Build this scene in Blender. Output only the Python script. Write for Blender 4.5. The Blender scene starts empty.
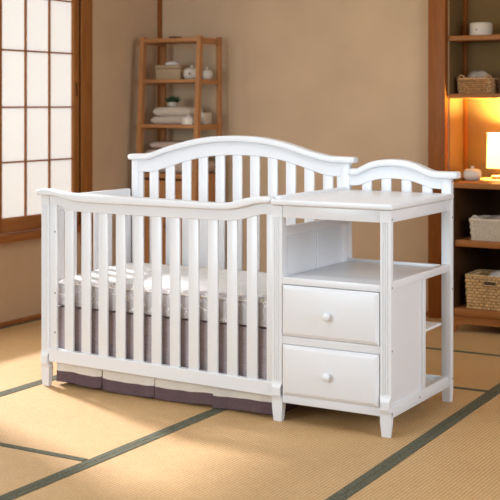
import bpy, bmesh, math, random
from math import sin, cos, pi, radians
from mathutils import Vector, Matrix
random.seed(7)
S = bpy.context.scene
COL = S.collection

# ------------------------------------------------------------------ materials
def new_mat(name):
    m = bpy.data.materials.new(name); m.use_nodes = True
    nt = m.node_tree
    return m, nt, nt.nodes['Principled BSDF']

def N(nt, t, **kw):
    n = nt.nodes.new(t)
    for k, v in kw.items():
        if hasattr(n, k): setattr(n, k, v)
        else: n.inputs[k].default_value = v
    return n

def plain(name, col, rough=.5, spec=.5, noise=0., nscale=40, bump=0., bscale=300, sheen=0.):
    m, nt, b = new_mat(name)
    b.inputs['Base Color'].default_value = (*col, 1)
    b.inputs['Roughness'].default_value = rough
    b.inputs['Specular IOR Level'].default_value = spec
    if sheen: b.inputs['Sheen Weight'].default_value = sheen
    tc = N(nt, 'ShaderNodeTexCoord')
    if noise:
        n = N(nt, 'ShaderNodeTexNoise'); n.inputs['Scale'].default_value = nscale
        n.inputs['Detail'].default_value = 6
        nt.links.new(tc.outputs['Object'], n.inputs['Vector'])
        r = N(nt, 'ShaderNodeValToRGB')
        r.color_ramp.elements[0].position = .3; r.color_ramp.elements[1].position = .7
        r.color_ramp.elements[0].color = (*[c*(1-noise) for c in col], 1)
        r.color_ramp.elements[1].color = (*[min(1, c*(1+noise)) for c in col], 1)
        nt.links.new(n.outputs['Fac'], r.inputs['Fac'])
        nt.links.new(r.outputs['Color'], b.inputs['Base Color'])
    if bump:
        n2 = N(nt, 'ShaderNodeTexNoise'); n2.inputs['Scale'].default_value = bscale
        n2.inputs['Detail'].default_value = 4
        nt.links.new(tc.outputs['Object'], n2.inputs['Vector'])
        bp = N(nt, 'ShaderNodeBump'); bp.inputs['Strength'].default_value = bump
        bp.inputs['Distance'].default_value = .004
        nt.links.new(n2.outputs['Fac'], bp.inputs['Height'])
        nt.links.new(bp.outputs['Normal'], b.inputs['Normal'])
    return m

def wood(name, c1, c2, axis='Z', rough=.45, scale=9.):
    m, nt, b = new_mat(name)
    tc = N(nt, 'ShaderNodeTexCoord'); mp = N(nt, 'ShaderNodeMapping')
    st = {'X': (.08, 1, 1), 'Y': (1, .08, 1), 'Z': (1, 1, .08)}[axis]
    mp.inputs['Scale'].default_value = st
    nt.links.new(tc.outputs['Object'], mp.inputs['Vector'])
    n = N(nt, 'ShaderNodeTexNoise'); n.inputs['Scale'].default_value = scale*5
    n.inputs['Detail'].default_value = 8; n.inputs['Distortion'].default_value = .6
    nt.links.new(mp.outputs['Vector'], n.inputs['Vector'])
    r = N(nt, 'ShaderNodeValToRGB')
    r.color_ramp.elements[0].position = .32; r.color_ramp.elements[1].position = .68
    r.color_ramp.elements[0].color = (*c1, 1); r.color_ramp.elements[1].color = (*c2, 1)
    nt.links.new(n.outputs['Fac'], r.inputs['Fac'])
    nt.links.new(r.outputs['Color'], b.inputs['Base Color'])
    b.inputs['Roughness'].default_value = rough; b.inputs['Specular IOR Level'].default_value = .22
    bp = N(nt, 'ShaderNodeBump'); bp.inputs['Strength'].default_value = .08
    bp.inputs['Distance'].default_value = .003
    nt.links.new(n.outputs['Fac'], bp.inputs['Height'])
    nt.links.new(bp.outputs['Normal'], b.inputs['Normal'])
    return m

def emissive(name, col, strength, base=(.9, .88, .82)):
    m, nt, b = new_mat(name)
    b.inputs['Base Color'].default_value = (*base, 1)
    b.inputs['Roughness'].default_value = .8
    b.inputs['Emission Color'].default_value = (*col, 1)
    b.inputs['Emission Strength'].default_value = strength
    return m

def weave_cloth(name, col, scale=420, contrast=.12):
    m, nt, b = new_mat(name)
    tc = N(nt, 'ShaderNodeTexCoord')
    mp = N(nt, 'ShaderNodeMapping'); mp.inputs['Scale'].default_value = (.25, .25, 1.6)
    nt.links.new(tc.outputs['Object'], mp.inputs['Vector'])
    n = N(nt, 'ShaderNodeTexNoise'); n.inputs['Scale'].default_value = scale*.35
    n.inputs['Detail'].default_value = 5
    nt.links.new(mp.outputs['Vector'], n.inputs['Vector'])
    r = N(nt, 'ShaderNodeValToRGB')
    r.color_ramp.elements[0].position = .3; r.color_ramp.elements[1].position = .7
    r.color_ramp.elements[0].color = (*[c*(1-contrast) for c in col], 1)
    r.color_ramp.elements[1].color = (*[min(1, c*(1+contrast)) for c in col], 1)
    nt.links.new(n.outputs['Fac'], r.inputs['Fac'])
    nt.links.new(r.outputs['Color'], b.inputs['Base Color'])
    b.inputs['Roughness'].default_value = .9
    b.inputs['Specular IOR Level'].default_value = .15
    return m

def tatami_mat(name, c1, c2):
    m, nt, b = new_mat(name)
    tc = N(nt, 'ShaderNodeTexCoord')
    w = N(nt, 'ShaderNodeTexWave'); w.wave_type = 'BANDS'; w.bands_direction = 'X'
    w.inputs['Scale'].default_value = 22; w.inputs['Distortion'].default_value = 1.6
    w.inputs['Detail'].default_value = 2; w.inputs['Detail Scale'].default_value = 3
    nt.links.new(tc.outputs['Object'], w.inputs['Vector'])
    mp = N(nt, 'ShaderNodeMapping'); mp.inputs['Scale'].default_value = (10, 130, 1)
    nt.links.new(tc.outputs['Object'], mp.inputs['Vector'])
    n = N(nt, 'ShaderNodeTexNoise'); n.inputs['Scale'].default_value = 1.6
    n.inputs['Detail'].default_value = 5
    nt.links.new(mp.outputs['Vector'], n.inputs['Vector'])
    n3 = N(nt, 'ShaderNodeTexNoise'); n3.inputs['Scale'].default_value = 2.2
    n3.inputs['Detail'].default_value = 3
    nt.links.new(tc.outputs['Object'], n3.inputs['Vector'])
    a = N(nt, 'ShaderNodeMath', operation='MULTIPLY'); a.inputs[1].default_value = .42
    nt.links.new(w.outputs['Fac'], a.inputs[0])
    c = N(nt, 'ShaderNodeMath', operation='MULTIPLY_ADD'); c.inputs[1].default_value = .62
    nt.links.new(n.outputs['Fac'], c.inputs[0]); nt.links.new(a.outputs[0], c.inputs[2])
    e = N(nt, 'ShaderNodeMath', operation='MULTIPLY_ADD'); e.inputs[1].default_value = .25
    nt.links.new(n3.outputs['Fac'], e.inputs[0]); nt.links.new(c.outputs[0], e.inputs[2])
    r = N(nt, 'ShaderNodeValToRGB')
    r.color_ramp.elements[0].position = .35; r.color_ramp.elements[1].position = .85
    r.color_ramp.elements[0].color = (*c1, 1); r.color_ramp.elements[1].color = (*c2, 1)
    nt.links.new(e.outputs[0], r.inputs['Fac'])
    nt.links.new(r.outputs['Color'], b.inputs['Base Color'])
    b.inputs['Roughness'].default_value = .62
    b.inputs['Specular IOR Level'].default_value = .3
    bp = N(nt, 'ShaderNodeBump'); bp.inputs['Strength'].default_value = .35
    bp.inputs['Distance'].default_value = .003
    nt.links.new(e.outputs[0], bp.inputs['Height'])
    nt.links.new(bp.outputs['Normal'], b.inputs['Normal'])
    return m

def floral(name, ground, petal, heart):
    m, nt, b = new_mat(name)
    tc = N(nt, 'ShaderNodeTexCoord')
    mp = N(nt, 'ShaderNodeMapping'); mp.inputs['Scale'].default_value = (22, 22, 22)
    nt.links.new(tc.outputs['Object'], mp.inputs['Vector'])
    v = N(nt, 'ShaderNodeTexVoronoi'); v.inputs['Scale'].default_value = 1
    v.inputs['Randomness'].default_value = .8
    nt.links.new(mp.outputs['Vector'], v.inputs['Vector'])
    d = N(nt, 'ShaderNodeVectorMath', operation='SUBTRACT')
    nt.links.new(mp.outputs['Vector'], d.inputs[0]); nt.links.new(v.outputs['Position'], d.inputs[1])
    sp = N(nt, 'ShaderNodeSeparateXYZ'); nt.links.new(d.outputs[0], sp.inputs[0])
    yz = N(nt, 'ShaderNodeMath', operation='ADD')
    nt.links.new(sp.outputs['Y'], yz.inputs[0]); nt.links.new(sp.outputs['Z'], yz.inputs[1])
    at = N(nt, 'ShaderNodeMath', operation='ARCTAN2')
    nt.links.new(yz.outputs[0], at.inputs[0]); nt.links.new(sp.outputs['X'], at.inputs[1])
    m5 = N(nt, 'ShaderNodeMath', operation='MULTIPLY'); m5.inputs[1].default_value = 5
    nt.links.new(at.outputs[0], m5.inputs[0])
    cs = N(nt, 'ShaderNodeMath', operation='COSINE'); nt.links.new(m5.outputs[0], cs.inputs[0])
    rr = N(nt, 'ShaderNodeMath', operation='MULTIPLY_ADD')
    rr.inputs[1].default_value = .13; rr.inputs[2].default_value = .27
    nt.links.new(cs.outputs[0], rr.inputs[0])
    lt = N(nt, 'ShaderNodeMath', operation='LESS_THAN')
    nt.links.new(v.outputs['Distance'], lt.inputs[0]); nt.links.new(rr.outputs[0], lt.inputs[1])
    ct = N(nt, 'ShaderNodeMath', operation='LESS_THAN'); ct.inputs[1].default_value = .11
    nt.links.new(v.outputs['Distance'], ct.inputs[0])
    # thin stems
    nz = N(nt, 'ShaderNodeTexNoise'); nz.inputs['Scale'].default_value = 14; nz.inputs['Detail'].default_value = 1
    nt.links.new(tc.outputs['Object'], nz.inputs['Vector'])
    sb = N(nt, 'ShaderNodeMath', operation='SUBTRACT'); sb.inputs[1].default_value = .5
    nt.links.new(nz.outputs['Fac'], sb.inputs[0])
    ab = N(nt, 'ShaderNodeMath', operation='ABSOLUTE'); nt.links.new(sb.outputs[0], ab.inputs[0])
    st = N(nt, 'ShaderNodeMath', operation='LESS_THAN'); st.inputs[1].default_value = .007
    nt.links.new(ab.outputs[0], st.inputs[0])
    x0 = N(nt, 'ShaderNodeMixRGB'); x0.inputs[1].default_value = (*ground, 1); x0.inputs[2].default_value = (*petal, 1)
    nt.links.new(st.outputs[0], x0.inputs[0])
    x1 = N(nt, 'ShaderNodeMixRGB'); x1.inputs[2].default_value = (*petal, 1)
    nt.links.new(lt.outputs[0], x1.inputs[0]); nt.links.new(x0.outputs[0], x1.inputs[1])
    x2 = N(nt, 'ShaderNodeMixRGB'); x2.inputs[2].default_value = (*heart, 1)
    nt.links.new(ct.outputs[0], x2.inputs[0]); nt.links.new(x1.outputs[0], x2.inputs[1])
    nt.links.new(x2.outputs[0], b.inputs['Base Color'])
    b.inputs['Roughness'].default_value = .85; b.inputs['Specular IOR Level'].default_value = .2
    return m

WHITE = plain('white_paint', (.785, .79, .81), .32, .5, bump=.03, bscale=60)
WHITE_IN = WHITE
SHADOWGAP = plain('gap_shade', (.10, .09, .09), .8)
BOLT = plain('bolt_metal', (.30, .29, .28), .35); BOLT.node_tree.nodes['Principled BSDF'].inputs['Metallic'].default_value = .8
PLASTER = plain('plaster', (.55, .385, .245), .9, .2, noise=.05, nscale=3, bump=.25, bscale=160)
ALCOVE_SHADED = plain('alcove_plaster_shaded', (.18, .105, .04), .9, .15, noise=.06, nscale=4, bump=.25, bscale=160)  # plaster with the shade of the recess darkened into its colour
CEIL = plain('ceiling_plaster', (.62, .56, .50), .9, .2)
CEDAR = wood('cedar', (.27, .095, .022), (.36, .14, .036), 'Z')
CEDAR_Y = wood('cedar_lengthwise', (.27, .095, .028), (.36, .14, .045), 'Y')
CEDAR_X = wood('cedar_across', (.27, .095, .028), (.36, .14, .045), 'X')
PILLAR = wood('pillar_wood', (.205, .060, .008), (.265, .080, .012), 'Z', scale=14)
DARKW_AND_SHADE = wood('dark_wood_and_shade', (.040, .016, .005), (.062, .025, .008), 'Z')  # dark wood of pulls and knobs, also painted shade inside the low cabinet
OAK = wood('honey_oak', (.36, .155, .055), (.45, .20, .075), 'Z')
OAK_X = wood('honey_oak_across', (.36, .155, .055), (.45, .20, .075), 'X')
WALN = wood('walnut', (.25, .09, .022), (.33, .125, .034), 'X')
TATAMI = tatami_mat('tatami', (.37, .212, .086), (.60, .38, .178))
BORDER = plain('tatami_border', (.105, .102, .068), .9, .2, noise=.45, nscale=160, bump=.3, bscale=500)
PAPER = emissive('shoji_paper', (.97, .99, 1), .46)
SHADE = emissive('lamp_shade_linen', (1, .72, .33), 1.9, (.85, .75, .55))
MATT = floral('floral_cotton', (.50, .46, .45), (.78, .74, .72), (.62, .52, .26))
MATT_TOP_SUNLIT = floral('floral_cotton_sunlit', (.70, .685, .67), (.80, .79, .78), (.66, .61, .48))  # same cotton, sunlight on the mattress top painted in as a paler colour
PURPLE = weave_cloth('mauve_cotton', (.43, .36, .37), contrast=.14)
PLUM = weave_cloth('plum_cotton', (.14, .09, .098), contrast=.10)
CREAM = weave_cloth('cream_cotton', (.74, .68, .60), contrast=.04)
CERAM = plain('glazed_ceramic', (.62, .55, .46), .25, .5)
CERAMDOT = plain('brown_glaze', (.25, .12, .06), .4)
TOWEL = plain('cream_towel', (.60, .50, .39), .95, .1, noise=.06, nscale=90, bump=.6, bscale=260, sheen=.2)
BLANK = plain('rose_beige_blanket', (.50, .38, .31), .95, .1, noise=.08, nscale=60, bump=.6, bscale=200)
CARD = plain('kraft_board', (.42, .29, .175), .85, .2, noise=.06, nscale=60, bump=.25, bscale=250)
CARD_DK = plain('kraft_board_lid', (.38, .26, .155), .85, .2, noise=.06, nscale=60)
TISSUE = plain('white_cloth', (.66, .62, .58), .9, .1, noise=.04, nscale=30)
GREYCL = plain('grey_cloth', (.34, .28, .235), .9, .1, noise=.08, nscale=30)
LEAF = plain('leaf_green', (.03, .075, .028), .5, .4, noise=.35, nscale=30)
POT = plain('white_pot', (.58, .52, .45), .4)
WICK = plain('brown_wicker', (.68, .38, .16), .6, .35, noise=.30, nscale=70)
WICK2 = plain('honey_wicker', (.90, .55, .26), .6, .35, noise=.28, nscale=70)
WICKW = plain('whitewashed_wicker', (.66, .56, .44), .75, .25, noise=.16, nscale=90)
def wicker(m, cx=.026, cz=.012):
    nt = m.node_tree; b = nt.nodes['Principled BSDF']
    src = b.inputs['Base Color'].links[0].from_socket
    tc = N(nt, 'ShaderNodeTexCoord'); sp = N(nt, 'ShaderNodeSeparateXYZ'); nt.links.new(tc.outputs['Object'], sp.inputs[0])
    ad = N(nt, 'ShaderNodeMath', operation='ADD'); nt.links.new(sp.outputs['X'], ad.inputs[0]); nt.links.new(sp.outputs['Y'], ad.inputs[1])
    cb_ = N(nt, 'ShaderNodeCombineXYZ'); nt.links.new(ad.outputs[0], cb_.inputs['X']); nt.links.new(sp.outputs['Z'], cb_.inputs['Y'])
    br = N(nt, 'ShaderNodeTexBrick'); nt.links.new(cb_.outputs[0], br.inputs['Vector'])
    br.inputs['Scale'].default_value = 1; br.inputs['Brick Width'].default_value = cx; br.inputs['Row Height'].default_value = cz
    br.inputs['Mortar Size'].default_value = cz*.17; br.inputs['Mortar Smooth'].default_value = .6
    br.inputs['Color1'].default_value = (1, 1, 1, 1); br.inputs['Color2'].default_value = (.78, .76, .74, 1); br.inputs['Mortar'].default_value = (.30, .25, .22, 1)
    mx = N(nt, 'ShaderNodeMixRGB', blend_type='MULTIPLY'); mx.inputs[0].default_value = 1
    nt.links.new(src, mx.inputs[1]); nt.links.new(br.outputs['Color'], mx.inputs[2]); nt.links.new(mx.outputs[0], b.inputs['Base Color'])
wicker(WICK, .022, .012); wicker(WICK2, .028, .017)
DARKWICK = plain('dark_wicker', (.10, .05, .025), .7, .3, noise=.3, nscale=70)
DARKOBJ = plain('dark_lacquer_and_shade', (.06, .035, .025), .35)
MACH = plain('warm_white_plastic', (.54, .46, .37), .45)
BRASS = plain('lamp_base_wood', (.34, .16, .05), .4)
SAND = plain('plain_box', (.56, .46, .35), .8, noise=.05, nscale=60)

def translucent(m, amt):
    nt = m.node_tree; b = nt.nodes['Principled BSDF']; out = nt.nodes['Material Output']
    t = N(nt, 'ShaderNodeBsdfTranslucent'); t.inputs['Color'].default_value = (.95, .85, .65, 1)
    mx = N(nt, 'ShaderNodeMixShader'); mx.inputs[0].default_value = amt
    nt.links.new(b.outputs[0], mx.inputs[1]); nt.links.new(t.outputs[0], mx.inputs[2]); nt.links.new(mx.outputs[0], out.inputs['Surface'])
translucent(SHADE, .55)
# ------------------------------------------------------------------ mesh helpers
def bm_new(): return bmesh.new()

def box(bm, x0, x1, y0, y1, z0, z1, bev=.0, seg=2, mi=0):
    t = bmesh.new()
    v = [t.verts.new((x, y, z)) for x in (x0, x1) for y in (y0, y1) for z in (z0, z1)]
    for f in ((0, 1, 3, 2), (4, 6, 7, 5), (0, 4, 5, 1), (2, 3, 7, 6), (0, 2, 6, 4), (1, 5, 7, 3)):
        t.faces.new([v[i] for i in f])
    if bev:
        bmesh.ops.bevel(t, geom=t.edges[:], offset=bev, segments=seg, affect='EDGES', profile=.5)
    merge(bm, t, mi)

def merge(bm, t, mi=0, mat=None):
    mp = {}
    for v in t.verts:
        mp[v] = bm.verts.new(mat @ v.co if mat else v.co)
    for f in t.faces:
        try:
            nf = bm.faces.new([mp[v] for v in f.verts]); nf.material_index = mi if mi else f.material_index
        except ValueError: pass
    t.free()

def loft(bm, rings, cap=True, closed=True, mi=0):
    R = [[bm.verts.new(p) for p in r] for r in rings]
    n = len(R[0])
    for a, b in zip(R, R[1:]):
        for i in range(n if closed else n-1):
            j = (i+1) % n
            f = bm.faces.new((a[i], a[j], b[j], b[i])); f.material_index = mi
    if cap:
        f = bm.faces.new(list(reversed(R[0]))); f.material_index = mi
        f = bm.faces.new(R[-1]); f.material_index = mi

def rect_loft(bm, rows):
    """rows: (z, x0, x1, y0, y1)"""
    loft(bm, [[(x0, y0, z), (x1, y0, z), (x1, y1, z), (x0, y1, z)] for z, x0, x1, y0, y1 in rows])

def lathe(bm, prof, c=(0, 0, 0), n=28, mi=0, sx=1, sy=1):
    loft(bm, [[(c[0]+sx*r*cos(2*pi*i/n), c[1]+sy*r*sin(2*pi*i/n), c[2]+z) for i in range(n)] for r, z in prof], mi=mi)

def lathe_y(bm, prof, c, n=20):
    """profile (r, d) revolved about the axis pointing to -Y"""
    loft(bm, [[(c[0]+r*cos(2*pi*i/n), c[1]-d, c[2]+r*sin(2*pi*i/n)) for i in range(n)] for r, d in prof])

def tube(bm, pts, r, n=8):
    pts = [Vector(p) for p in pts]; rings = []
    for i, p in enumerate(pts):
        t = (pts[min(i+1, len(pts)-1)] - pts[max(i-1, 0)]).normalized()
        u = t.orthogonal().normalized() if i == 0 else (pu - t*pu.dot(t)).normalized()
        pu = u; w = t.cross(u)
        rings.append([p + (u*cos(2*pi*k/n)+w*sin(2*pi*k/n))*r for k in range(n)])
    loft(bm, rings)

def interp(ctrl, x):
    """smooth (monotone-ish cubic) curve through control points"""
    xs = [c[0] for c in ctrl]; ys = [c[1] for c in ctrl]; n = len(xs)
    if x <= xs[0]: return ys[0]
    if x >= xs[-1]: return ys[-1]
    k = max(i for i in range(n) if xs[i] <= x); k = min(k, n-2)
    d = [(ys[i+1]-ys[i])/(xs[i+1]-xs[i]) for i in range(n-1)]
    def m(i):
        if i == 0: return d[0]
        if i == n-1: return d[-1]
        if d[i-1]*d[i] <= 0: return 0
        return 2*d[i-1]*d[i]/(d[i-1]+d[i])
    h = xs[k+1]-xs[k]; t = (x-xs[k])/h
    return ((2*t**3-3*t*t+1)*ys[k] + (t**3-2*t*t+t)*h*m(k) + (-2*t**3+3*t*t)*ys[k+1] + (t**3-t*t)*h*m(k+1))

def lin(a, b, n): return [a+(b-a)*i/(n-1) for i in range(n)]

def sweep_curve(bm, top, bot, x0, x1, y0, y1, rnd=.008, n=70, endround=0.):
    """a bar along x, top and bottom edges follow curves, section has rounded corners"""
    rings = []
    for x in lin(x0, x1, n):
        zt, zb = top(x), bot(x)
        e = min(x-x0, x1-x)
        s = 0.
        if endround and e < endround:
            s = endround - math.sqrt(max(0, endround**2-(endround-e)**2))
            s *= .55
        a, b, c, d = y0+s, y1-s, zb+s*.6, zt-s*.6
        ring = []
        for (cy, cz, a0) in ((b-rnd, d-rnd, 0), (a+rnd, d-rnd, 90), (a+rnd, c+rnd, 180), (b-rnd, c+rnd, 270)):
            for k in range(4):
                t = radians(a0+30*k); ring.append((x, cy+rnd*cos(t), cz+rnd*sin(t)))
        rings.append(ring)
    loft(bm, rings)

def curved_rail(bm, top, bot, x0, x1, y0, y1, n=60):
    rings = []
    for x in lin(x0, x1, n):
        zt, zb = top(x), bot(x)
        rings.append([(x, y0+.002, zb), (x, y0, zb+.002), (x, y0, zt), (x, y1, zt), (x, y1, zb+.002), (x, y1-.002, zb)])
    loft(bm, rings)

def finish(name, bm, mats, parent=None, angle=32, loc=None):
    bmesh.ops.recalc_face_normals(bm, faces=bm.faces[:])
    ca = radians(angle)
    for f in bm.faces: f.smooth = True
    for e in bm.edges:
        if len(e.link_faces) == 2:
            try: e.smooth = e.calc_face_angle() < ca
            except ValueError: pass
    me = bpy.data.meshes.new(name); bm.to_mesh(me); bm.free()
    o = bpy.data.objects.new(name, me); COL.objects.link(o)
    for m in (mats if isinstance(mats, (list, tuple)) else [mats]): me.materials.append(m)
    if parent: o.parent = parent
    return o

def part(name, bm, mats, parent, angle=32):
    """geometry given in world space, parented to an (unrotated) Empty or to a part of it"""
    o = finish(name, bm, mats, None, angle)
    o.parent = parent
    wl = Vector((0, 0, 0)); q = parent
    while q: wl += q.location; q = q.parent
    o.location = -wl
    # put the mesh origin at the parent's base so copies stay tidy
    return o

def thing(name, label, cat, loc, group=None):
    o = bpy.data.objects.new(name, None); COL.objects.link(o)
    o.location = loc; o.empty_display_size = .05
    o['label'] = label; o['category'] = cat
    if group: o['group'] = group
    return o

def solo(name, bm, mats, label, cat, group=None, angle=32):
    o = finish(name, bm, mats, None, angle)
    o['label'] = label; o['category'] = cat
    if group: o['group'] = group
    return o

def struct(name, bm, mats, parent=None, angle=32):
    o = finish(name, bm, mats, parent, angle)
    if not parent: o['kind'] = 'structure'
    return o

# ------------------------------------------------------------------ the room
WX = -1.15          # left wall
WY = 2.62           # back wall
RX = 5.3           # right wall (out of frame)
FY = -5.6           # how far the floor runs towards the viewer
CZ = 2.55
WIN_Y0, WIN_Y1, WIN_Z0, WIN_Z1 = -.75, 1.742, .535, 2.28

# floor of tatami mats with cloth borders
bm = bm_new()
box(bm, WX-.3, RX+.3, FY, WY+.6, -.06, 0, mi=0)
def strip(x0, x1, y0, y1, z=.0025): box(bm, x0, x1, y0, y1, -.004, z, mi=1)
for xc in (-.045, .935, 1.858, 2.80):
    y0 = FY; y1 = 1.672 if xc > 0 else WY
    for a, b in ((-.029, -.001), (.001, .029)):
        k = -.023 if 1.8 < xc < 1.9 else 0
        loft(bm, [[(xc+a+k*y, y, -.004), (xc+b+k*y, y, -.004), (xc+b+k*y, y, .0025), (xc+a+k*y, y, .0025)] for y in (y0, y1)], mi=1)
strip(WX, WX+.04, FY, WY)
strip(-.013, .898, -.838, -.805); strip(.962, 1.818, .905, .935)
strip(-.013, RX, 1.675, 1.705); strip(1.88, 2.77, -1.5, -1.468); strip(.962, 1.818, -2.3, -2.268)
floor = struct('floor', bm, [TATAMI, BORDER])

# left wall with the window opening
bm = bm_new()
t = .12
box(bm, WX-t, WX, FY, WIN_Y0, 0, CZ); box(bm, WX-t, WX, WIN_Y1, WY+.6, 0, CZ)
box(bm, WX-t, WX, WIN_Y0, WIN_Y1, 0, WIN_Z0); box(bm, WX-t, WX, WIN_Y0, WIN_Y1, WIN_Z1, CZ)
struct('wall_left', bm, PLASTER)

# back wall, alcove recess on its right, right wall
AX0, AX1, AY = .985, 2.32, 2.86
bm = bm_new()
box(bm, WX, .93, WY, WY+.12, 0, CZ)
box(bm, .93, AX0, WY-.02, AY+.12, 0, CZ)       # alcove cheek
box(bm, AX0, AX1, AY, AY+.12, 0, CZ)
box(bm, AX1, AX1+.06, WY-.02, AY+.12, 0, CZ)
box(bm, AX1+.06, RX, WY, WY+.12, 0, CZ)
struct('wall_back', bm, PLASTER)
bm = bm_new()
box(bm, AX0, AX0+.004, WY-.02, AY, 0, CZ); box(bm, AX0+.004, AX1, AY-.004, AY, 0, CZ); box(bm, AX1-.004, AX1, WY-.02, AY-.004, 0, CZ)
struct('wall_alcove', bm, ALCOVE_SHADED)
bm = bm_new(); box(bm, RX, RX+.12, FY, WY+.3, 0, CZ); struct('wall_right', bm, PLASTER)
bm = bm_new(); box(bm, WX-.3, RX+.3, FY, WY+.6, CZ, CZ+.1); struct('ceiling', bm, CEIL)
# skirting
bm = bm_new(); box(bm, WX, WX+.018, FY, WY, .0, .028, .003); struct('baseboard_left', bm, CEDAR_Y)
bm = bm_new(); box(bm, WX+.018, .868, WY-.016, WY, .0, .028, .003); struct('baseboard_back', bm, CEDAR_X)
# pillars, corner posts
bm = bm_new(); box(bm, .868, .979, 2.55, 2.612, 0, CZ, .004); struct('trim_1', bm, PILLAR)
bm = bm_new(); box(bm, AX1-.01, AX1+.11, 2.55, 2.612, 0, CZ, .004); struct('trim_2', bm, PILLAR)
bm = bm_new(); box(bm, WX, WX+.024, 2.594, WY, .03, CZ, .003); struct('trim_3', bm, PILLAR)
bm = bm_new(); box(bm, AX0+.004, AX0+.026, AY-.034, AY-.004, .0, CZ, .003); struct('trim_4', bm, PILLAR)

# shoji window
win = bpy.data.objects.new('window_1', None); COL.objects.link(win); win.location = (WX, .5, 0); win['kind'] = 'structure'
bm = bm_new()
box(bm, WX-.10, WX+.004, WIN_Y1, WIN_Y1+.12, .40, 2.55, .004)             # jamb
box(bm, WX-.10, WX+.02, WIN_Y0-.11, WIN_Y0, .40, 2.55, .004)
box(bm, WX-.10, WX+.03, WIN_Y0-.11, WIN_Y1+.125, WIN_Z1, WIN_Z1+.11, .004)
part('window_frame', bm, CEDAR, win)
bm = bm_new()
box(bm, WX-.10, WX+.045, WIN_Y0-.11, WIN_Y1, .490, .536, .005)
part('window_sill', bm, CEDAR_Y, win)
def shoji(y0, y1, x):
    bm = bm_new()
    box(bm, x, x+.028, y0, y0+.058, .54, WIN_Z1, .003)
    box(bm, x, x+.028, y1-.058, y1, .54, WIN_Z1, .003)
    fr = part('sash', bm, CEDAR, win)
    bm = bm_new()
    box(bm, x, x+.028, y0+.058, y1-.058, .54, .628, .003); box(bm, x, x+.028, y0+.058, y1-.058, WIN_Z1-.05, WIN_Z1, .003)
    part('sash_rail', bm, CEDAR_Y, fr)
    bm = bm_new()
    w = (y1-y0-.116)/3
    for k in (1, 2): box(bm, x+.006, x+.02, y0+.058+k*w-.006, y0+.058+k*w+.006, .628, WIN_Z1-.05)
    for z in (.952, 1.275, 1.610, 1.935): box(bm, x+.007, x+.021, y0+.058, y1-.058, z-.005, z+.005)
    part('lattice', bm, CEDAR_Y, fr)
    bm = bm_new(); box(bm, x+.004, x+.008, y0+.05, y1-.05, .62, WIN_Z1-.04)
    part('paper', bm, PAPER, fr)
    for yy in (y1-.029, y0+.029):
        bm = bm_new(); box(bm, x+.026, x+.0295, yy-.008, yy+.008, 1.345, 1.43, .001)
        part('finger_pull', bm, DARKW_AND_SHADE, fr)
shoji(.955, 1.727, WX-.024)
shoji(WIN_Y0+.01, -.03, WX-.060)

# ------------------------------------------------------------------ the crib with its changing table
crib = thing('crib', 'white wooden baby crib with slatted sides and attached changing table with two drawers', 'crib', (0, 0, 0))
D = .65
XR = 1.741
def box_part(name, dims, parent, mat=WHITE, bev=.003):
    bm = bm_new(); box(bm, *dims, bev); return part(name, bm, mat, parent)

def front_post(x0, w, dp, top=.879):
    bm = bm_new()
    x1 = x0+w
    # fluted shaft
    pr = [(x0, dp), (x0, .002), (x0+.002, 0)]
    for k in (-1, 0, 1):
        c = (x0+x1)/2+k*.0095
        pr += [(c-.0032, 0), (c-.0012, .0032), (c+.0012, .0032), (c+.0032, 0)]
    pr += [(x1-.002, 0), (x1, .002), (x1, dp)]
    loft(bm, [[(x, y, z) for x, y in pr] for z in (.165, .832)])
    # plain head, collar block, tapered foot
    box(bm, x0, x1, 0, dp, .832, top)
    rect_loft(bm, [(.165, x0, x1, 0, dp), (.157, x0, x1, -.001, dp), (.139, x0+.005, x1-.005, -.009, dp),
                   (.108, x0+.005, x1-.005, -.009, dp), (.090, x0, x1, -.001, dp), (.082, x0, x1, 0, dp)])
    rect_loft(bm, [(.084, x0, x1, 0, dp), (.06, x0, x1, 0, dp), (0.002, x0+.005, x1-.005, .004, dp-.006), (0, x0+.006, x1-.006, .005, dp-.007)])
    return part('front_post', bm, WHITE, crib, 8)
front_post(0, .0445, .032)
front_post(1.214, .0465, .032)
front_post(1.694, .047, .020)

def add_bolt(x, y, z, axis, parent=crib, r=.0042):
    bm = bm_new()
    ring = []
    n = 12
    if axis == 'Y': loft(bm, [[(x+r*cos(2*pi*i/n), y+d, z+r*sin(2*pi*i/n)) for i in range(n)] for d in (-.0012, .003)])
    else: loft(bm, [[(x+d, y+r*cos(2*pi*i/n), z+r*sin(2*pi*i/n)) for i in range(n)] for d in (-.003, .0012)])
    return part('bolt', bm, BOLT, parent)

# front panel
ctop = [(-.02, .900), (.03, .904), (.06, .902), (.093, .896), (.13, .891), (.175, .8885), (.30, .887), (.457, .885), (.63, .882), (.866, .878),
        (.96, .877), (1.005, .881), (1.04, .889), (1.074, .899), (1.11, .907), (1.141, .911), (1.184, .913), (1.215, .913)]
cbt = [(-.02, .875), (.058, .875), (.10, .872), (.15, .863), (.20, .855), (.235, .852), (.35, .851), (.67, .851), (.90, .851), (1.0, .853), (1.044, .858),
       (1.08, .866), (1.111, .875), (1.145, .883), (1.177, .887), (1.22, .888)]
cb = [(.04, .838), (.081, .834), (.12, .824), (.16, .811), (.20, .807), (.337, .806), (.661, .804), (.965, .804), (1.03, .808),
      (1.086, .819), (1.13, .831), (1.167, .839), (1.22, .842)]
ftop = lambda x: interp(ctop, x)
fbot = lambda x: interp(cb, x)
fcap = lambda x: interp(cbt, x)
bm = bm_new(); curved_rail(bm, lambda x: fcap(x)+.006, fbot, .0445, 1.214, .006, .026)
fp = part('front_panel', bm, WHITE, crib)
bm = bm_new(); sweep_curve(bm, ftop, fcap, -.019, 1.212, -.018, .046, .006, 90, .010)
part('top_cap', bm, WHITE, fp)
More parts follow.
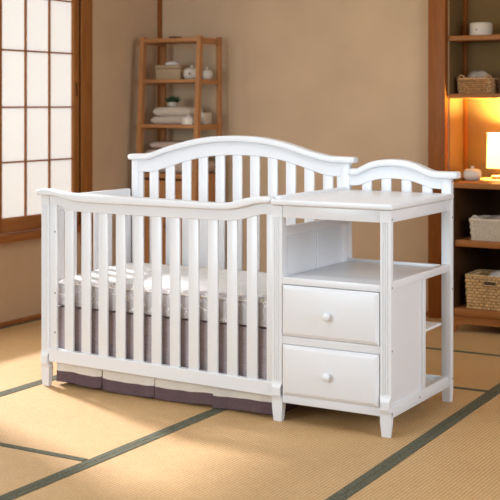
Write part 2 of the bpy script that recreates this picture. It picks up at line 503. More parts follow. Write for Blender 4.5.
for x0, x1 in ((.0445, .083), (1.183, 1.214)): box_part('stile', (x0, x1, .0085, .024, .13, fbot(x0)+.02), fp)
for c in lin(.153, 1.113, 11):
    box_part('slat', (c-.0255, c+.0255, .010, .022, .13, fbot(c)+.012), fp)
bm = bm_new()
loft(bm, [[(x, .004, zb), (x, .002, zb+.003), (x, .002, zt-.003), (x, .004, zt), (x, .030, zt), (x, .030, zb)] for x, zb, zt in ((.044, .115, .174), (1.215, .099, .156))])
part('bottom_rail', bm, WHITE, fp)
for z in (.71, .43, .25): add_bolt(.0745, .0085, z, 'Y', fp)

# left end panel and the divider panel between crib and changing table
bm = bm_new(); box(bm, .008, .034, .032, D, .80, .868, .005)
ep = part('end_panel', bm, WHITE, crib)
for c in lin(.112, .575, 6): box_part('slat', (.015, .027, c-.023, c+.023, .14, .81), ep)
box_part('bottom_rail', (.010, .032, .032, D, .11, .165), ep)
box_part('stile', (.010, .032, D-.05, D+.005, .16, .81), ep)

bm = bm_new(); box(bm, 1.229, 1.243, .032, D, .10, .765, .001)
dv = part('divider_panel', bm, WHITE, crib)
box_part('top_rail', (1.222, 1.252, .030, D+.002, .752, .787), dv)
box_part('stile', (1.224, 1.249, .032, .075, .12, .755), dv)
box_part('stile', (1.224, 1.249, .335, .362, .12, .755), dv)
box_part('stile', (1.224, 1.249, .585, D+.002, .12, .755), dv)
box_part('end_cap', (1.2135, 1.240, .020, D+.005, .879, .916), crib, bev=.005)

# back of the crib
atop = [(.022, 1.042), (.09, 1.044), (.13, 1.045), (.152, 1.049), (.18, 1.057), (.212, 1.068), (.272, 1.086), (.332, 1.102), (.448, 1.126), (.54, 1.137), (.65, 1.1415),
        (.76, 1.138), (.893, 1.119), (.999, 1.091), (1.06, 1.074), (1.103, 1.065), (1.13, 1.059), (1.154, 1.0555), (1.20, 1.054), (1.277, 1.053)]
abot = [(.09, .953), (.135, .953), (.17, .958), (.212, .968), (.30, .994), (.39, 1.019), (.52, 1.041), (.65, 1.048), (.76, 1.046), (.839, 1.039), (.946, 1.018), (1.03, .994),
        (1.09, .976), (1.129, .966), (1.17, .962), (1.22, .961)]
at_ = lambda x: interp(atop, x); ab_ = lambda x: interp(abot, x)
bm = bm_new(); curved_rail(bm, lambda x: at_(x)-.022, ab_, .07, 1.21, D+.004, D+.026)
bp_ = part('back_panel', bm, WHITE, crib)
bm = bm_new(); sweep_curve(bm, at_, lambda x: at_(x)-.030, .022, 1.277, D-.016, D+.046, .007, 90, .012)
part('top_cap', bm, WHITE, bp_)
for c in lin(.1685, 1.139, 11): box_part('slat', (c-.0258, c+.0258, D+.008, D+.020, .12, ab_(c)+.012), bp_)
box_part('bottom_rail', (.07, 1.21, D+.004, D+.026, .11, .17), bp_)
for x0, x1 in ((.072, .103), (1.185, 1.21)): box_part('stile', (x0, x1, D+.006, D+.022, .14, ab_(x0)+.012), bp_)
def back_post(x0, x1, top):
    bm = bm_new(); box(bm, x0, x1, D, D+.034, .06, top, .003)
    rect_loft(bm, [(.064, x0+.001, x1-.001, D+.001, D+.033), (0, x0+.004, x1-.004, D+.003, D+.031)])
    return part('back_post', bm, WHITE, crib)
back_post(.039, .075, 1.018)
back_post(1.207, 1.251, 1.026)

# back of the changing table
ztop = [(1.245, 1.0), (1.29, 1.002), (1.305, 1.008), (1.33, 1.020), (1.354, 1.031), (1.403, 1.043), (1.457, 1.047), (1.52, 1.0435), (1.56, 1.035), (1.594, 1.023), (1.62, 1.012),
        (1.641, 1.004), (1.67, .999), (1.768, .999)]
zbot = [(1.245, .923), (1.29, .925), (1.33, .938), (1.38, .953), (1.42, .959), (1.457, .961), (1.52, .957), (1.56, .950), (1.61, .935), (1.65, .924), (1.70, .921)]
zt_ = lambda x: interp(ztop, x); zb_ = lambda x: interp(zbot, x)
bm = bm_new(); curved_rail(bm, lambda x: zt_(x)-.022, zb_, 1.251, 1.695, D+.004, D+.026)
cbk = part('changing_table_back', bm, WHITE, crib)
bm = bm_new(); sweep_curve(bm, zt_, lambda x: zt_(x)-.031, 1.2515, 1.768, D-.016, D+.046, .007, 80, .012)
part('top_cap', bm, WHITE, cbk)
for c in (1.334, 1.429, 1.526, 1.624): box_part('slat', (c-.0235, c+.0235, D+.008, D+.020, .86, zb_(c)+.012), cbk)
box_part('bottom_rail', (1.251, 1.695, D+.004, D+.026, .835, .885), cbk)
bk = back_post(1.693, 1.737, .97)
for z in (.955, .80, .49, .10): add_bolt(1.737, D+.018, z, 'X', crib, .0045)

# changing top, aprons, open shelf
bm = bm_new(); box(bm, 1.2165, 1.753, -.02, D-.002, .882, .905, .006, 3)
part('changing_top', bm, WHITE, crib)
box_part('apron', (1.2605, 1.694, .004, .022, .831, .880), crib, bev=.001)
box_part('side_apron', (1.700, 1.726, .018, D-.001, .829, .877), crib)
bm = bm_new(); box(bm, 1.2605, 1.694, .002, .03, .561, .589, .002); box(bm, 1.25, 1.703, .028, D-.001, .572, .585, .001)
os_ = part('open_shelf', bm, WHITE, crib)
box_part('back_lip', (1.2515, 1.693, D-.018, D-.003, .580, .596), os_, bev=.002)
box_part('side_rail', (1.700, 1.726, .018, D-.001, .565, .598), crib)
box_part('side_rail', (1.700, 1.726, .018, D-.001, .064, .113), crib)
# cabinet
bm = bm_new()
box(bm, 1.2605, 1.694, .004, .03, .319, .351, .001); box(bm, 1.2605, 1.694, .004, .03, .079, .112, .001)
part('drawer_frame', bm, WHITE, crib)
bm = bm_new(); box(bm, 1.258, 1.70, .020, .028, .105, .565); part('drawer_gap_shade', bm, SHADOWGAP, crib)  # dark sheet painting the shade in the gaps around the drawers
bm = bm_new(); box(bm, 1.706, 1.716, .020, .362, .11, .568, .0); sp = part('side_panel', bm, WHITE, crib)
box_part('stile', (1.698, 1.726, .360, .394, .11, .568), sp)
box_part('cabinet_back', (1.249, 1.705, .384, .394, .08, .575), crib, bev=.0)
box_part('base_board', (1.249, 1.702, .03, D-.001, .083, .097), crib, bev=.001)
box_part('back_lip', (1.2515, 1.693, D-.012, D-.001, .095, .112), crib, bev=.002)
box_part('niche_shelf', (1.249, 1.712, .394, .605, .340, .351), crib, bev=.001)
for z0, z1, kz in ((.3535, .5585, .449), (.1135, .3175, .2105)):
    bm = bm_new()
    x0, x1 = 1.2640, 1.6905
    b = .016
    rect = lambda i, y: [(x0+i, y, z0+i), (x1-i, y, z0+i), (x1-i, y, z1-i), (x0+i, y, z1-i)]
    loft(bm, [rect(0, .018), rect(0, .000), rect(.0015, -.002), rect(.013, -.0095), rect(.016, -.0105)])
    dr = part('drawer', bm, WHITE, crib, 20)
    bm = bm_new()
    lathe_y(bm, [(.009, 0), (.0085, .006), (.0075, .010), (.011, .014), (.0158, .018), (.0175, .023), (.0163, .0275), (.0115, .031), (.005, .0325), (.0005, .0327)], (1.474, -.0095, kz+.001))
    part('knob', bm, WHITE, dr, 60)
add_bolt(XR, .010, .845, 'X'); add_bolt(XR, .010, .580, 'X'); add_bolt(XR, .010, .092, 'X'); add_bolt(XR, .010, .335, 'X')
add_bolt(1.726, .325, .090, 'X')
# mattress support
bm = bm_new()
for k in range(7): box(bm, .036, 1.224, 0.08+.088*k, .115+.088*k, .346, .361)
box(bm, .036, .06, .034, D, .340, .361); box(bm, 1.20, 1.224, .034, D, .340, .361)
part('mattress_support', bm, WHITE, crib)

# ------------------------------------------------------------------ mattress and bed skirt
bm = bm_new()
x0, x1, y0, y1, zb, zt = .046, 1.207, .044, .632, .362, .479
nx, ny, r = 60, 34, .022
def rsurf(u, v, top):
    x = x0+(x1-x0)*u; y = y0+(y1-y0)*v
    e = min(x-x0, x1-x, y-y0, y1-y)
    d = 0 if e >= r else r-math.sqrt(max(0, r*r-(r-e)**2))
    puff = .024*v**.6*(1 if v < .93 else 1-((v-.93)/.07)**2*.3)+.009*math.sin(pi*min(1, max(0, u)))**.35*math.sin(pi*v)**.45
    w = .0016*sin(23*x+9*y)*sin(19*y-7*x)
    return (x, y, (zt-d*.9+puff+(w if e > .02 else 0)) if top else zb+d*.4)
T = [[bm.verts.new(rsurf(i/nx, j/ny, True)) for j in range(ny+1)] for i in range(nx+1)]
B = [[bm.verts.new(rsurf(i/nx, j/ny, False)) for j in range(ny+1)] for i in range(nx+1)]
for i in range(nx):
    for j in range(ny):
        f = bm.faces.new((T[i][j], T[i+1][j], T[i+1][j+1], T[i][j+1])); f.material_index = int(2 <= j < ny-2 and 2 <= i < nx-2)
        bm.faces.new((B[i][j], B[i][j+1], B[i+1][j+1], B[i+1][j]))
def side(a, b):
    for k in range(len(a)-1): bm.faces.new((a[k], a[k+1], b[k+1], b[k]))
side([T[i][0] for i in range(nx+1)], [B[i][0] for i in range(nx+1)])
side([T[i][ny] for i in range(nx+1)], [B[i][ny] for i in range(nx+1)])
side(T[0], B[0]); side(T[nx], B[nx])
mt = solo('mattress', bm, [MATT, MATT_TOP_SUNLIT], 'crib mattress in a pale grey floral cover lying inside the white crib', 'mattress', angle=60)
for zz in (.372, .470):
    bm = bm_new()
    e = .0015
    pts = []
    loop = [(x0+.012-e, y0+.0), (x1-.012, y0), (x1+.0, y0+.012), (x1, y1-.012), (x1-.012, y1), (x0+.012, y1), (x0, y1-.012), (x0, y0+.012), (x0+.012-e, y0)]
    tube(bm, [(x, y, zz) for x, y in loop], .003, 6)
    o = part('piping', bm, PURPLE if zz < .4 else CREAM, mt)

skirt = thing('bed_skirt', 'mauve bed skirt with cream and plum bands hanging below the crib mattress', 'bed skirt', (.6, .3, 0))
def cloth(bm, path, zs, th=.003, wav=.004, seed=0, flare=.0, hemf=None):
    """hanging cloth along a horizontal path [(x,y,nx,ny)], z rows zs (top to bottom)"""
    rnd = random.Random(seed); ph = [rnd.uniform(0, 6.28) for _ in range(4)]
    n = len(path); out = []
    for sgn in (1, -1):
        g = []
        for i, (x, y, nx_, ny_) in enumerate(path):
            row = []
            u = i/(n-1)
            for z in zs:
                low = max(0, (.36-z)/.36)
                w = wav*low*(sin(u*9+ph[0])+.6*sin(u*17+ph[1]))+flare*low*low
                zz = z
                if hemf and z < .30: zz = z+hemf(u)*(1-z/.30)
                row.append(bm.verts.new((x+nx_*(w+sgn*th/2), y+ny_*(w+sgn*th/2), zz)))
            g.append(row)
        out.append(g)
    F, Bk = out
    m = len(zs)
    for i in range(n-1):
        for j in range(m-1):
            bm.faces.new((F[i][j], F[i][j+1], F[i+1][j+1], F[i+1][j])); bm.faces.new((Bk[i][j], Bk[i+1][j], Bk[i+1][j+1], Bk[i][j+1]))
        bm.faces.new((F[i][0], F[i+1][0], Bk[i+1][0], Bk[i][0])); bm.faces.new((F[i][-1], Bk[i][-1], Bk[i+1][-1], F[i+1][-1]))
    for j in range(m-1):
        bm.faces.new((F[0][j], Bk[0][j], Bk[0][j+1], F[0][j+1])); bm.faces.new((F[-1][j], F[-1][j+1], Bk[-1][j+1], Bk[-1][j]))
def skirt_panel(p0, p1, nrm, seed, hem=.010):
    n = 26
    path = [(p0[0]+(p1[0]-p0[0])*i/(n-1), p0[1]+(p1[1]-p0[1])*i/(n-1), nrm[0], nrm[1]) for i in range(n)]
    hf = lambda u: .007*sin(u*5.2+seed)*.6
    kw = dict(seed=seed, hemf=hf, wav=.006, flare=.010)
    bm = bm_new(); cloth(bm, path, lin(.360, .122, 8), **kw); pp = part('panel', bm, PURPLE, skirt, 60)
    bm = bm_new(); cloth(bm, path, lin(.122, hem+.049, 4), **kw); part('cream_band', bm, CREAM, pp, 60)
    bm = bm_new(); cloth(bm, path, lin(hem+.049, hem, 6), th=.0034, **kw); part('plum_band', bm, PLUM, pp, 60)
xs = (.056, .311, .606, .902, 1.195)
for k in range(4): skirt_panel((xs[k]+.002, .050+.006*(k % 2)), (xs[k+1]-.002, .048+.006*((k+1) % 2)), (0, -1), k+1, .018 if k == 0 else .010)
skirt_panel((.052, .62), (.052, .056), (-1, 0), 9)
skirt_panel((1.205, .056), (1.205, .62), (1, 0), 11)

# ------------------------------------------------------------------ ladder shelf in the corner
lad = thing('ladder_shelf', 'tall honey-brown wooden ladder shelf standing in the room corner', 'shelf', (-.8, 2.35, 0))
LX0, LX1 = -1.056, -.578
def yf(z): return 2.255-.058*(1.735-z)          # slanted front legs
def leg(xa, xb, front):
    bm = bm_new()
    if front: loft(bm, [[(xa, yf(z)-.0, z), (xb, yf(z), z), (xb, yf(z)+.034, z), (xa, yf(z)+.034, z)] for z in (0, 1.738)])
    else: box(bm, xa, xb, 2.490, 2.522, 0, 1.738, .002)
    part('leg', bm, OAK, lad)
for xa, xb in ((LX0, LX0+.033), (LX1-.028, LX1)):
    leg(xa, xb, True); leg(xa, xb, False)
for z, th in ((1.727, .026), (1.4555, .021), (1.160, .022), (.838, .030)):
    bm = bm_new(); box(bm, LX0+.033, LX1-.028, yf(z)+.003, 2.518, z-th, z, .002)
    sh = part('shelf_board', bm, OAK_X, lad)
    for xa, xb in ((LX0+.004, LX0+.034), (LX1-.028, LX1-.004)):
        bm = bm_new(); box(bm, xa, xb, yf(z)+.034, 2.490, z-th-.012, z, .002); part('side_rail', bm, OAK, sh)
bm = bm_new()
box(bm, LX0+.006, LX0+.02, yf(.4)+.04, 2.50, .08, .806); box(bm, LX1-.02, LX1-.006, yf(.4)+.04, 2.50, .08, .806)
box(bm, LX0+.02, LX1-.02, 2.49, 2.502, .08, .806); box(bm, LX0+.02, LX1-.02, yf(.08)+.04, 2.49, .08, .10)
part('cupboard', bm, OAK, lad)
xm = (LX0+LX1)/2
for xa, xb in ((LX0+.040, xm-.002), (xm+.002, LX1-.034)):
    bm = bm_new()
    def dbox(x0_, x1_, z0_, z1_, d0, d1):
        loft(bm, [[(x0_, yf(z)+d0, z), (x1_, yf(z)+d0, z), (x1_, yf(z)+d1, z), (x0_, yf(z)+d1, z)] for z in (z0_, z1_)])
    dbox(xa, xa+.045, .105, .795, .008, .028); dbox(xb-.045, xb, .105, .795, .008, .028)
    dbox(xa+.045, xb-.045, .105, .16, .008, .028); dbox(xa+.045, xb-.045, .735, .795, .008, .028)
    dbox(xa+.045, xb-.045, .16, .735, .018, .026)
    dd = part('door', bm, OAK, lad)
    bm = bm_new(); kx = xb-.02 if xa < xm-.1 else xa+.02
    lathe_y(bm, [(.007, 0), (.006, .008), (.011, .014), (.009, .020), (.001, .022)], (kx, yf(.5)+.010, .5)); part('knob', bm, DARKW_AND_SHADE, dd)

def towel_fold(bm, x0, x1, y0, y1, z0, z1, layers=2):
    """folded cloth: a stack of rounded slabs joined by a rounded fold at the front"""
    h = (z1-z0)
    n = 14
    ring = []
    r = h/2
    # rounded stadium section in YZ, puffy, swept along x with soft ends
    rings = []
    for i in range(25):
        u = i/24; x = x0+(x1-x0)*u
        s = math.sqrt(max(0, 1-(.985*abs(2*u-1))**14)); zz = .004*sin(u*7+x0*9)
        pr = []
        s = max(s, .35)
        for k in range(12):
            t = pi/2+pi*k/11; pr.append((y0+r+r*cos(t), z0+r+(r*sin(t))*s+zz*(.5 if sin(t) > 0 else 0)))
        pr += [(y1-.006, z0+r-r*s), (y1, z0+r-r*s+.006), (y1, z0+r+r*s-.006), (y1-.006, z0+r+r*s)]
        # groove lines of the layers
        rings.append([(x, y, z) for y, z in pr])
    loft(bm, rings)

# things on the ladder shelf
z2, z3, z4, z1s = 1.4558, 1.1603, .8383, 1.7273
bx = thing('storage_box', 'kraft brown lidded box with white cloth on top, on the second ladder shelf', 'box', (-.89, 2.38, z2))
bm = bm_new(); box(bm, -.975, -.780, 2.32, 2.46, z2, z2+.072, .004); part('body', bm, CARD, bx)
bm = bm_new(); box(bm, -.979, -.776, 2.316, 2.464, z2+.073, z2+.098, .004); part('lid', bm, CARD_DK, bx)
def crumple(bm, cx, cy, z0, rx, ry, h, seed, n=28):
    rnd = random.Random(seed); ph = [rnd.uniform(0, 6.28) for _ in range(6)]
    rings = []
    for j in range(9):
        t = j/8*pi/2
        rr = []
        for i in range(n):
            a = 2*pi*i/n
            k = 1+.12*sin(3*a+ph[0])+.09*sin(5*a+ph[1]+t*2)+.05*sin(9*a+ph[2])
            hz = h*sin(t)*(1+.22*sin(2*a+ph[3])*cos(t)+.14*sin(4*a+ph[4])*cos(t))
            rr.append((cx+rx*k*cos(a)*max(.02, cos(t)**.8), cy+ry*k*sin(a)*max(.02, cos(t)**.8), z0+hz))
        rings.append(rr)
    loft(bm, rings)
bm = bm_new(); crumple(bm, -.885, 2.385, z2+.0985, .052, .04, .026, 3)
solo('folded_cloth', bm, TISSUE, 'small white cloth crumpled on top of the brown lidded box', 'cloth', angle=60)

def lidded_pot(name, label, cx, cy, z, r, h, dots, group=None):
    t_ = thing(name, label, 'pot', (cx, cy, z), group)
    bm = bm_new()
    lathe(bm, [(r*.62, 0), (r*.80, .004), (r*.97, h*.28), (r, h*.5), (r*.93, h*.78), (r*.86, h*.86), (r*.80, h*.86)], (cx, cy, z)); part('body', bm, CERAM, t_, 60)
    bm = bm_new()
    lathe(bm, [(r*.88, h*.862), (r*.88, h*.90), (r*.66, h*.99), (r*.25, h*1.04), (r*.16, h*1.06), (r*.15, h*1.11), (r*.22, h*1.17), (r*.19, h*1.25), (r*.05, h*1.28)], (cx, cy, z))
    part('lid', bm, CERAM, t_, 50)
    for a in dots:
        bm = bm_new(); bmesh.ops.create_uvsphere(bm, u_segments=10, v_segments=8, radius=.008, matrix=Matrix.Translation((cx+r*cos(a), cy+r*sin(a), z+h*.5)))
        part('painted_dot', bm, CERAMDOT, t_, 60)
    return t_
lidded_pot('lidded_pot', 'cream lidded pot with brown dots beside the brown box on the ladder shelf', -.706, 2.35, z2, .058, .076, (-2.2, -1.25, -.3))
lidded_pot('lidded_pot', 'plain cream pot at the right end of the second ladder shelf behind the front leg', -.640, 2.432, z2, .038, .064, ())

bm = bm_new(); towel_fold(bm, -1.000, -.704, 2.30, 2.47, z3, z3+.052); solo('folded_towel', bm, TOWEL, 'lower folded cream towel lying directly on the third ladder shelf board', 'towel', 'folded cream towels', 60)
bm = bm_new(); towel_fold(bm, -.990, -.697, 2.31, 2.47, z3+.0525, z3+.115); solo('folded_towel', bm, TOWEL, 'upper folded cream towel with the small green potted plant standing on it', 'towel', 'folded cream towels', 60)
zp = z3+.1175
pl = thing('potted_plant', 'small dark green plant in a low white pot on the folded towels', 'plant', (-.885, 2.39, zp))
bm = bm_new(); lathe(bm, [(.024, 0), (.031, .004), (.035, .028), (.032, .030), (.029, .024)], (-.885, 2.39, zp)); part('pot', bm, POT, pl, 50)
bm = bm_new()
rnd = random.Random(5)
for k in range(70):
    a = rnd.uniform(0, 6.28); tilt = rnd.uniform(.1, 1.15); L = rnd.uniform(.035, .062)
    d = Vector((cos(a)*sin(tilt), sin(a)*sin(tilt), cos(tilt))); s = d.orthogonal().normalized()
    p = Vector((-.885, 2.39, zp+.022))+Vector((cos(a), sin(a), 0))*.015
    q = [p, p+d*L*.5+s*.008, p+d*L, p+d*L*.5-s*.008]
    up = d.cross(s)*.003
    vs = [bm.verts.new(c) for c in q]+[bm.verts.new(q[0]-up*.2)]+[bm.verts.new(p+d*L*.5+up)]
    for tr in ((0, 1, 5), (1, 2, 5), (2, 3, 5), (3, 0, 5)): bm.faces.new([vs[i] for i in tr])
    bm.faces.new((vs[0], vs[3], vs[2], vs[1]))
    bm.verts.remove(vs[4])
part('foliage', bm, LEAF, pl)
t_ = thing('small_jar', 'small white lidded jar in front of the towels on the third ladder shelf', 'jar', (-.745, 2.27, z3))
bm = bm_new(); lathe(bm, [(.044, 0), (.050, .003), (.051, .036), (.048, .038)], (-.672, 2.262, z3)); part('body', bm, CERAM, t_, 50)
bm = bm_new(); lathe(bm, [(.052, .0385), (.052, .048), (.030, .053), (.010, .055), (.010, .064), (.002, .066)], (-.672, 2.262, z3)); part('lid', bm, CERAM, t_, 40)
bm = bm_new(); box(bm, -.690, -.622, 2.375, 2.465, z3, z3+.078, .006); bx2 = solo('small_box', bm, SAND, 'beige block-shaped box at the right end of the third ladder shelf', 'box')
bm = bm_new(); lathe(bm, [(.028, 0), (.034, .002), (.046, .012), (.044, .013), (.03, .005), (.002, .004)], (-.845, 2.36, z1s)); solo('shallow_dish', bm, DARKOBJ, 'small dark dish on the top board of the ladder shelf', 'dish', angle=50)
bm = bm_new(); towel_fold(bm, -1.055, -.60, 2.26, 2.475, z4, z4+.085)
bl1 = solo('folded_blanket', bm, BLANK, 'bottom rose beige blanket folded flat on the lowest ladder shelf', 'blanket', 'rose beige blankets', 60)
bm = bm_new(); towel_fold(bm, -1.035, -.64, 2.27, 2.47, z4+.0885, z4+.155)
solo('folded_blanket', bm, BLANK, 'middle folded rose beige blanket just above the bottom one behind the crib arch', 'blanket', 'rose beige blankets', 60)
bm = bm_new(); towel_fold(bm, -1.00, -.70, 2.285, 2.46, z4+.162, z4+.207)
solo('folded_blanket', bm, BLANK, 'topmost small rose beige blanket peeking over the crib arch', 'blanket', 'rose beige blankets', 60)

# ------------------------------------------------------------------ alcove: shelves, cabinet, things
for z0, z1, lab in ((1.674, 1.704, 'upper brown wooden alcove shelf carrying the white cylinder'), (1.328, 1.355, 'brown wooden alcove shelf carrying the wicker basket above the lamp')):
    bm = bm_new(); box(bm, .990, 2.315, 2.575, AY-.005, z0, z1, .003)
    solo('alcove_shelf', bm, WALN, lab, 'shelf', 'alcove shelves')
KX0, KX1, KY0, KY1 = 1.150, 2.25, 2.2, 2.81
cab = thing('low_cabinet', 'low open brown wooden cabinet carrying the lamp, right of the changing table', 'cabinet', (1.7, 2.5, 0))
bm = bm_new(); box(bm, KX0-.01, KX1+.01, KY0-.01, KY1, .817, .846, .003); part('top', bm, WALN, cab)
for xa in (KX0, KX1-.022):
    bm = bm_new(); box(bm, xa, xa+.022, KY0, KY1-.012, .09, .817, .002); part('side_panel', bm, DARKW_AND_SHADE, cab)  # coloured dark to stand for the shade inside the cabinet
bm = bm_new(); box(bm, KX0+.022, KX1-.022, KY0+.004, KY1-.014, .486, .522, .002); part('shelf_board', bm, WALN, cab)
bm = bm_new(); box(bm, KX0+.022, KX1-.022, KY0-.012, KY1-.014, .096, .1365, .002); part('bottom_board', bm, WALN, cab)
bm = bm_new(); box(bm, KX0, KX1, KY1-.012, KY1, .09, .817); part('back_board', bm, DARKW_AND_SHADE, cab)  # same painted shade at the back of the cabinet
bm = bm_new()
loft(bm, [[(x, KY0, z), (x, KY0+.02, z), (x, KY0+.02, .096), (x, KY0, .096)] for x, z in
          ((KX0, .0), (KX0+.025, .0), (KX0+.035, .035), (KX0+.06, .05), (KX1-.06, .05), (KX1-.035, .035), (KX1-.025, .0), (KX1, .0))])
part('plinth', bm, WALN, cab)
for xa in (KX0, KX1-.03):
    bm = bm_new(); box(bm, xa, xa+.03, KY1-.04, KY1, 0, .09); part('foot', bm, WALN, cab)

def basket(name, label, x0, x1, y0, y1, z0, h, mat, wave=.005, flare=.06, rows=9, pitch=.018, hole=None, handles=False, group=None, cloth_mat=None, hoff=(0,0)):
    t_ = thing(name, label, 'basket', ((x0+x1)/2, (y0+y1)/2, z0), group)
    cx, cy = (x0+x1)/2, (y0+y1)/2
    a, b = (x1-x0)/2, (y1-y0)/2
    rc = .022
    def perim(off, flr):
        A, B_ = a*flr+off, b*flr+off; P = []
        segs = [((A, -B_+rc), (A, B_-rc), (1, 0)), ((A-rc, B_), (-A+rc, B_), (0, 1)), ((-A, B_-rc), (-A, -B_+rc), (-1, 0)), ((-A+rc, -B_), (A-rc, -B_), (0, -1))]
        return segs
    rows_z = rows*4
    def ring(z, off, phase):
        f = 1-flare*(1-z/h)
        A, B_ = a*f, b*f
        pts = []
        L1 = 2*(a-rc); L2 = 2*(b-rc)
        n1 = max(4, 2*round(L1/pitch)); n2 = max(4, 2*round(L2/pitch))
        c = 0
        corners = ((A-rc, B_-rc, 0), (-(A-rc), B_-rc, 90), (-(A-rc), -(B_-rc), 180), (A-rc, -(B_-rc), 270))
        out = []
        for ci, (px, py, a0) in enumerate(corners):
            for k in range(5):
                t = radians(a0+22.5*k); out.append((px, py, cos(t), sin(t)))
            qx, qy, _ = corners[(ci+1) % 4]
            nn = n2 if ci in (1, 3) else n1
            nn *= 2
            t = radians(a0+90)
            for k in range(1, nn): out.append((px+(qx-px)*k/nn, py+(qy-py)*k/nn, cos(t), sin(t)))
        for i, (px, py, nx_, ny_) in enumerate(out):
            w = off+wave*sin(i*pi/2+phase)
            pts.append((cx+px+nx_*(rc+w), cy+py+ny_*(rc+w), z0+z))
        return pts
    bm = bm_new()
    outer = []
    for j in range(rows_z+1):
        z = h*j/rows_z; band = (j//4)
        bulge = .0016*sin(pi*(j % 4)/4)
        outer.append(ring(z, bulge, pi*(band % 2)))
    inner = [ring(h*j/4, -.008, 0) for j in range(4, -1, -1)]
    inner[-1] = ring(.008, -.008, 0)
    loft(bm, outer+inner)
    part('woven_body', bm, mat, t_, 40)
    bm = bm_new(); rr = ring(h, .001, 0)[::2]
    tube(bm, rr+[rr[0]], .0065, 8); part('rim', bm, mat, t_, 60)
    if hole:
        hx0, hx1, hz0, hz1 = hole
        bm = bm_new(); box(bm, hx0, hx1, y0-.006, y0+.01, hz0, hz1, .006, 3); part('handle_hole_shade', bm, DARKOBJ, t_)  # solid dark block painting the shade inside the hole
        bm = bm_new(); yq = y0-.006
        tube(bm, [(hx0, yq, hz0), (hx1, yq, hz0), (hx1, yq, hz1), (hx0, yq, hz1), (hx0, yq, hz0)], .0055, 8); part('handle_rim', bm, mat, t_, 60)
    if handles:
        for hx in handles:
            bm = bm_new()
            pts = [(hx+.020*cos(t), y0+.012+hoff[0], z0+h-.004+hoff[1]+.024*sin(t)) for t in lin(-.15, pi+.15, 13)]
            tube(bm, pts, .005, 8); part('handle', bm, mat, t_, 60)
    return t_

# on the alcove shelves
t_ = thing('humidifier', 'white cylindrical device with a small dark dot on the top alcove shelf', 'appliance', (1.155, 2.69, 1.704))
bm = bm_new(); lathe(bm, [(.060, 0), (.067, .004), (.068, .070), (.064, .078), (.056, .080), (.054, .076), (.002, .076)], (1.155, 2.69, 1.7042), 40); part('body', bm, MACH, t_, 40)
bm = bm_new(); lathe_y(bm, [(.0045, -.002), (.0045, .0015), (.001, .002)], (1.150, 2.622, 1.740)); part('sensor_dot', bm, DARKOBJ, t_)
basket('wicker_basket', 'brown wicker basket with grey cloth standing on the shelf above the lamp', 1.020, 1.236, 2.635, 2.79, 1.3552, .092, WICK, rows=7, pitch=.012, handles=(1.046, 1.214))
bm = bm_new(); crumple(bm, 1.128, 2.71, 1.422, .074, .046, .070, 11); solo('cloth', bm, GREYCL, 'grey cloth heaped in the wicker basket above the lamp', 'cloth', angle=60)
basket('wicker_basket', 'dark woven basket cut by the right edge of the frame, above the lamp', 1.262, 1.46, 2.67, 2.81, 1.3552, .080, DARKWICK, rows=6, pitch=.014)
# on the cabinet
cz = .8462
lamp = thing('table_lamp', 'lit table lamp with cream drum shade on the brown cabinet', 'lamp', (1.289, 2.668, cz))
LX, LY = 1.289, 2.668
bm = bm_new(); lathe(bm, [(.058, 0), (.062, .003), (.062, .016), (.058, .020), (.010, .022)], (LX, LY, cz), 36); part('base', bm, BRASS, lamp, 40)
bm = bm_new(); lathe(bm, [(.007, .02), (.007, .115), (.004, .118)], (LX, LY, cz), 16); part('stem', bm, BRASS, lamp)
bm = bm_new()
lathe(bm, [(.089, .066), (.083, .272), (.0815, .272), (.0875, .066), (.089, .066)], (LX, LY, cz), 48)
for f in [f for f in bm.faces if len(f.verts) > 10]: bm.faces.remove(f)
part('lamp_shade', bm, SHADE, lamp, 40)
bm = bm_new(); bmesh.ops.create_uvsphere(bm, u_segments=16, v_segments=10, radius=.026, matrix=Matrix.Translation((LX, LY, cz+.145)))
part('bulb', bm, emissive('bulb_glass', (1, .75, .4), 6), lamp, 60)
lidded_pot('lidded_jar', 'small pinkish white lidded jar beside the lit lamp', 1.172, 2.49, cz, .054, .065, ())
bk1 = basket('woven_basket', 'whitewashed woven basket with ring handle on the middle cabinet shelf', 1.246, 1.506, 2.225, 2.45, .5222, .118, WICKW, rows=7, pitch=.016, flare=.08, handles=(1.278, 1.474))
bm = bm_new(); crumple(bm, 1.39, 2.335, .600, .092, .072, .060, 21); solo('cloth', bm, GREYCL, 'grey cloth lying in the whitewashed woven basket', 'cloth', angle=60)
basket('wicker_basket', 'large honey wicker basket with handle hole at the bottom of the cabinet', 1.226, 1.546, 2.215, 2.46, .1367, .186, WICK2, wave=.0055, rows=10, pitch=.016, flare=.04, hole=(1.338, 1.412, .272, .302))
bm = bm_new(); crumple(bm, 1.415, 2.34, .285, .105, .085, .062, 31); solo('cloth', bm, TISSUE, 'pale cloth heaped in the large honey wicker basket', 'cloth', angle=60)

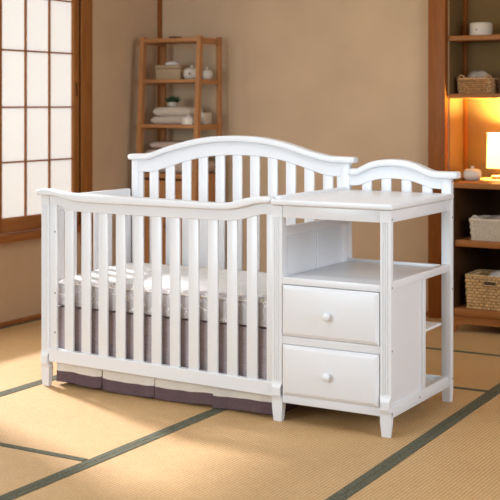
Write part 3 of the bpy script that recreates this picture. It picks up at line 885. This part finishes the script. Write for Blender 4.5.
# ------------------------------------------------------------------ light
def area(name, loc, tgt, sx, sy, power, col):
    l = bpy.data.lights.new(name, 'AREA'); l.shape = 'RECTANGLE'; l.size = sx; l.size_y = sy
    l.energy = power; l.color = col
    o = bpy.data.objects.new(name, l); COL.objects.link(o); o.location = loc
    o.rotation_euler = (Vector(tgt)-Vector(loc)).to_track_quat('-Z', 'Y').to_euler()
    return o
area('fill_front', (-.5, -4.4, 1.65), (.6, 0, .6), 2.6, 1.7, 153, (.745, .895, 1))  # added fill light from the viewer's side, no window built there
area('fill_ceiling', (1.3, -.6, 2.5), (1.3, -.6, 0), 1.2, 1.2, 20, (.85, .92, 1))  # added overhead fill, stands for no visible lamp
area('daylight_window', (WX-.25, .5, 1.4), (1.0, .5, .9), 1.5, 1.2, 30, (1, .96, .9))
area('fill_right', (4.9, -.6, 1.5), (1.7, .3, .4), 2.2, 1.6, 80, (.76, .88, 1))  # added fill to brighten the changing table's right side, no window there
s = bpy.data.lights.new('sun', 'SUN'); s.energy = 6.0; s.angle = radians(5); s.color = (.96, .95, .98)
so = bpy.data.objects.new('sun', s); COL.objects.link(so)
so.rotation_euler = Vector((1, -.40, -.86)).to_track_quat('-Z', 'Y').to_euler()
pl_ = bpy.data.lights.new('lamp_glow', 'POINT'); pl_.energy = 185; pl_.color = (1, .84, .28); pl_.shadow_soft_size = .05
po = bpy.data.objects.new('lamp_glow', pl_); COL.objects.link(po); po.location = (LX, LY, cz+.19)
w = bpy.data.worlds.new('world'); S.world = w; w.use_nodes = True
bg = w.node_tree.nodes['Background']; bg.inputs['Color'].default_value = (.85, .92, 1, 1); bg.inputs['Strength'].default_value = .35

# ------------------------------------------------------------------ camera
cam = bpy.data.cameras.new('camera'); co = bpy.data.objects.new('camera', cam); COL.objects.link(co)
cam.sensor_width = 36; cam.lens = 1201.163/500*36
cam.shift_y = -(250-105.0)/500
co.location = (3.60984, -4.27764, 1.28803)
co.rotation_euler = (radians(90), 0, radians(30.3))
cam.dof.use_dof = True; cam.dof.focus_distance = 4.9; cam.dof.aperture_fstop = 4.3
cam.clip_end = 60
S.camera = co
S.view_settings.view_transform = 'Standard'; S.view_settings.look = 'None'
S.view_settings.gamma = 1; S.view_settings.exposure = 0; S.view_settings.use_curve_mapping = False
